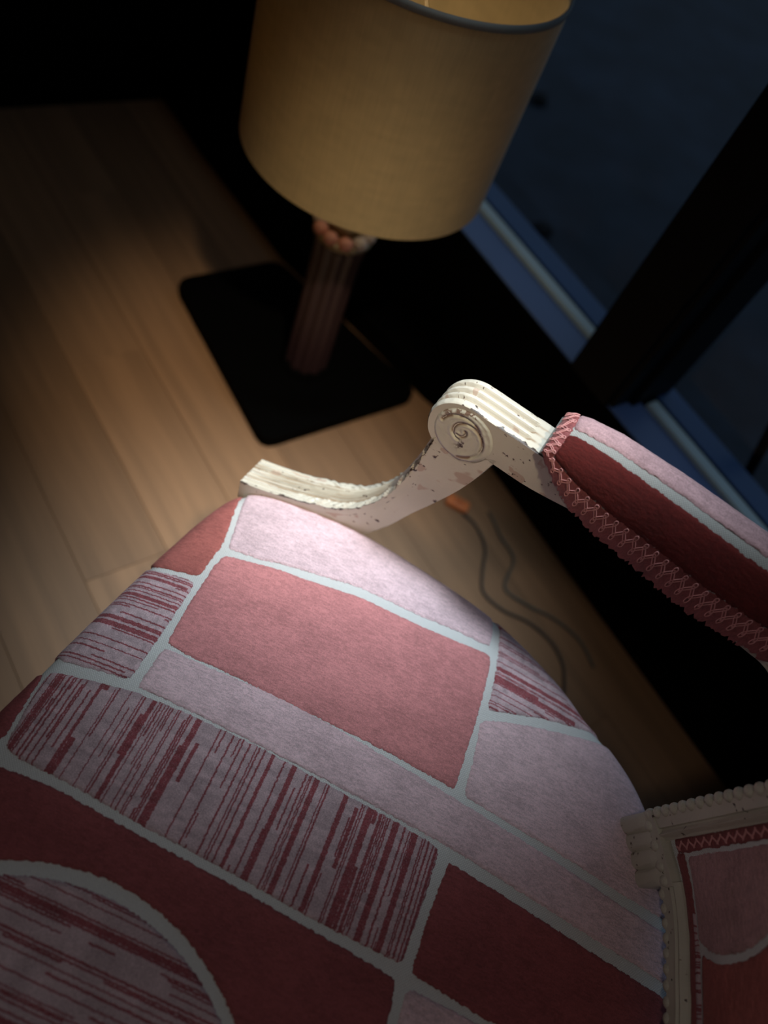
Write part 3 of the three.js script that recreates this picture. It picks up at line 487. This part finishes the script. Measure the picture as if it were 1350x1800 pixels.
// ---------------------------------------------------------------- lamp on its black plinth
{
  const s = new THREE.Shape(), c = [[0.617, -1.180], [0.594, -0.728], [0.972, -0.728], [0.915, -0.985], [0.868, -1.180]].map(p => [p[0], -p[1]]), rp = roundPolygon(c, 0.03);
  rp.forEach((p, i) => i ? s.lineTo(...p) : s.moveTo(...p));
  const g = new THREE.ExtrudeGeometry(s, { depth: 0.026, bevelEnabled: true, bevelSize: 0.002, bevelThickness: 0.002, bevelSegments: 2 }).rotateX(-Math.PI / 2).translate(0, 0.002, 0);
  tag(mesh('plinth', g, BLACK), 'flat matt black plinth with rounded corners on the wooden floor under the lamp', 'plinth');
}
{
  const LX = 0.773, LZ = -0.883, lamp = thing('table_lamp', 'lamp with a large cream drum shade and a fluted dark stem', 'lamp', [LX, 0.03, LZ]);
  const Y = (y) => y - 0.03, RS = 0.203, B0 = Y(0.521), B1 = Y(0.833);
  const linen = tex(1024, 512, (u, v, i, j) => { const k = 0.94 + 0.05 * (noise(u * 700, v * 60, 80) - 0.5) + 0.05 * (noise(u * 60, v * 260, 81) - 0.5) + 0.05 * (fbm(u * 8, v * 4, 82, 3) - 0.5); return [216 * k, 190 * k, 138 * k]; });
  const shadeM = new THREE.MeshPhysicalMaterial({ map: linen, roughness: 0.9, transmission: 0.35, thickness: 0, side: THREE.DoubleSide });
  const prof = [[RS - 0.0008, B0], [RS, B0 + 0.001], [RS, B1 - 0.001], [RS - 0.0008, B1], [RS - 0.0016, B1 - 0.001], [RS - 0.0016, B0 + 0.001], [RS - 0.0008, B0]].map(p => new THREE.Vector2(...p));
  const shade = kid('lamp_shade', new THREE.LatheGeometry(prof, 160), shadeM, lamp); shade.userData.label = 'cream fabric drum shade';
  const trimM = std({ color: rgb(0.21, 0.21, 0.19), roughness: 0.7 });
  const trim = (y0, y1) => new THREE.LatheGeometry([[RS - 0.003, y0], [RS + 0.0012, y0], [RS + 0.0016, (y0 + y1) / 2], [RS + 0.0012, y1], [RS - 0.003, y1], [RS - 0.003, y0]].map(p => new THREE.Vector2(...p)), 160);
  kid('shade_trim', trim(B1 - 0.0075, B1 + 0.001), trimM, shade).userData.label = 'thin grey edging tape';
  // spider carrying the shade
  const wires = []; for (let k = 0; k < 3; k++) { const a = k * 2 * Math.PI / 3 + 0.55; wires.push(tube([V(0.012 * Math.cos(a), B1 - 0.05, 0.012 * Math.sin(a)), V((RS - 0.003) * Math.cos(a), B1 - 0.012, (RS - 0.003) * Math.sin(a))], 0.0014, 4, 6)); }
  kid('spider', mergeGeometries([...wires, new THREE.TorusGeometry(0.014, 0.002, 8, 24).rotateX(Math.PI / 2).translate(0, B1 - 0.05, 0)]), BLACKMETAL, shade);
  // fluted stem
  const rows = [], sp = [[0.044, 0.011], [0.046, 0.0125], [0.046, 0.03], [0.045, 0.15], [0.046, 0.29], [0.049, 0.325], [0.050, 0.332], [0.02, 0.334]];
  for (const [r, y] of sp) { const row = []; for (let k = 0; k < 112; k++) { const a = k / 112 * 2 * Math.PI, f = y > 0.012 && y < 0.332 ? 1 - 0.17 * (1 - Math.abs(Math.sin(a * 5)) ** 0.6) : 1; row.push(V(r * f * Math.cos(a), y, r * f * Math.sin(a))); } rows.push(row); }
  kid('stem', gridGeometry(rows, null, true), std({ color: rgb(0.040, 0.020, 0.023), roughness: 0.4 }), lamp).userData.label = 'dark mauve fluted column';
  kid('foot', new THREE.LatheGeometry([[0, 0], [0.052, 0], [0.054, 0.004], [0.050, 0.011], [0.044, 0.014], [0, 0.014]].map(p => new THREE.Vector2(...p)), 64), BLACK, lamp);
  const brass = std({ color: rgb(0.45, 0.36, 0.22), roughness: 0.4, metalness: 0.6 });
  const collar = kid('collar', new THREE.LatheGeometry([[0.02, 0.312], [0.052, 0.312], [0.055, 0.316], [0.052, 0.321], [0.045, 0.324], [0.02, 0.326]].map(p => new THREE.Vector2(...p)), 64), brass, lamp); collar.position.y = 0.02;
  const lump = new THREE.SphereGeometry(0.0135, 16, 12), pink = std({ color: rgb(0.85, 0.40, 0.30), roughness: 0.5 }), pearl = std({ color: rgb(0.7, 0.62, 0.58), roughness: 0.35 });
  for (let k = 0; k < 10; k++) { const a = (k + 0.3) / 10 * 2 * Math.PI, m = kid('boss', lump, k % 5 === 1 || k % 5 === 2 ? pearl : pink, collar); m.position.set(0.045 * Math.cos(a), 0.328, 0.045 * Math.sin(a)); m.scale.set(1, 0.8, 1); }
  kid('neck', new THREE.LatheGeometry([[0.0, 0.346], [0.03, 0.346], [0.022, 0.36], [0.012, 0.375], [0.010, 0.52], [0.018, 0.525], [0.018, 0.57], [0.0, 0.57]].map(p => new THREE.Vector2(...p)), 32), brass, lamp);
  kid('harp', mergeGeometries([-1, 1].map(s => tube([V(0, 0.53, 0), V(0.05 * s, 0.57, 0), V(0.055 * s, 0.66, 0), V(0.013 * s, B1 - 0.05, 0)], 0.0015, 30, 6))), brass, lamp);
  const bulb = kid('bulb', new THREE.SphereGeometry(0.03, 24, 16).translate(0, 0.61, 0), std({ color: rgb(0.9, 0.85, 0.75), emissive: rgb(1, 0.72, 0.42), emissiveIntensity: 0.5 }), lamp);
  const pl = new THREE.PointLight(rgb(1, 0.82, 0.56), 0.04); pl.position.set(LX, 0.64, LZ); pl.castShadow = true; pl.shadow.radius = 1.5; pl.name = 'bulb_light'; scene.add(pl);
}

// ---------------------------------------------------------------- cords and small things
{
  const run = (pts) => pts.map(p => V(p[0], 0.0035, p[1])), brownish = std({ color: rgb(0.05, 0.042, 0.035), roughness: 0.6 });
  tag(mesh('cord', tube(run([[.905, -.44], [.914, -.41], [.903, -.357], [.863, -.312], [.838, -.276], [.849, -.231], [.885, -.182], [.902, -.128], [.893, -.082], [.859, -.038]]), 0.0032, 120, 8), brownish), 'brown power cord winding over the floor boards, starting at the small orange switch', 'cord');
  tag(mesh('cord', tube(run([[.962, -.42], [.958, -.395], [.950, -.360], [.945, -.310], [.885, -.262], [.905, -.215], [.940, -.165], [.960, -.105], [.95, -.05]]), 0.003, 120, 8), std({ color: rgb(0.10, 0.10, 0.085), roughness: 0.6 })), 'greyish power cord lying on the floor just on the window side of the brown one', 'cord');
  const sw = thing('cord_switch', 'small orange-red switch at the end of a cord on the floor behind the arm', 'switch', [0.905, 0, -0.462], 0.6);
  kid('body', new RoundedBoxGeometry(0.026, 0.016, 0.05, 3, 0.006).translate(0, 0.0085, 0), std({ color: rgb(0.72, 0.22, 0.07), roughness: 0.5 }), sw);
  kid('rocker', new RoundedBoxGeometry(0.013, 0.006, 0.02, 2, 0.002).translate(0, 0.018, 0), std({ color: rgb(0.55, 0.16, 0.05), roughness: 0.4 }), sw);
}
for (const [x, z, l] of [[1.915, -1.273, 'dark stone on the pavement just beyond the window sill, nearer the lamp shade bottom'], [2.43, -1.915, 'dark stone on the pavement beside the upper part of the lamp shade']]) {
  const g = new THREE.IcosahedronGeometry(0.032, 3), p = g.attributes.position; for (let i = 0; i < p.count; i++) { const k = 0.8 + 0.4 * noise(p.getX(i) * 60 + x * 9, p.getZ(i) * 60 + p.getY(i) * 40, 8); p.setXYZ(i, p.getX(i) * k * 1.2, p.getY(i) * k * 0.6, p.getZ(i) * k); } g.computeVertexNormals();
  const m = tag(mesh('stone', g, std({ color: rgb(0.004, 0.004, 0.004), roughness: 0.9 })), l, 'stone'); m.position.set(x, -0.135, z);
}
{ // thin black rod leaning outside the second pane
  const a = V(1.30, -0.15, -0.049), b = V(1.30, 0.75, -0.337), g = new THREE.CylinderGeometry(0.016, 0.0035, a.distanceTo(b), 16, 8);
  const r = tag(mesh('rod', g, BLACK), 'thin tapering black rod standing aslant outside the right hand window pane', 'rod'); r.position.copy(a).lerp(b, 0.5); r.quaternion.setFromUnitVectors(V(0, 1, 0), b.clone().sub(a).normalize());
}
renderer.render(scene, camera);
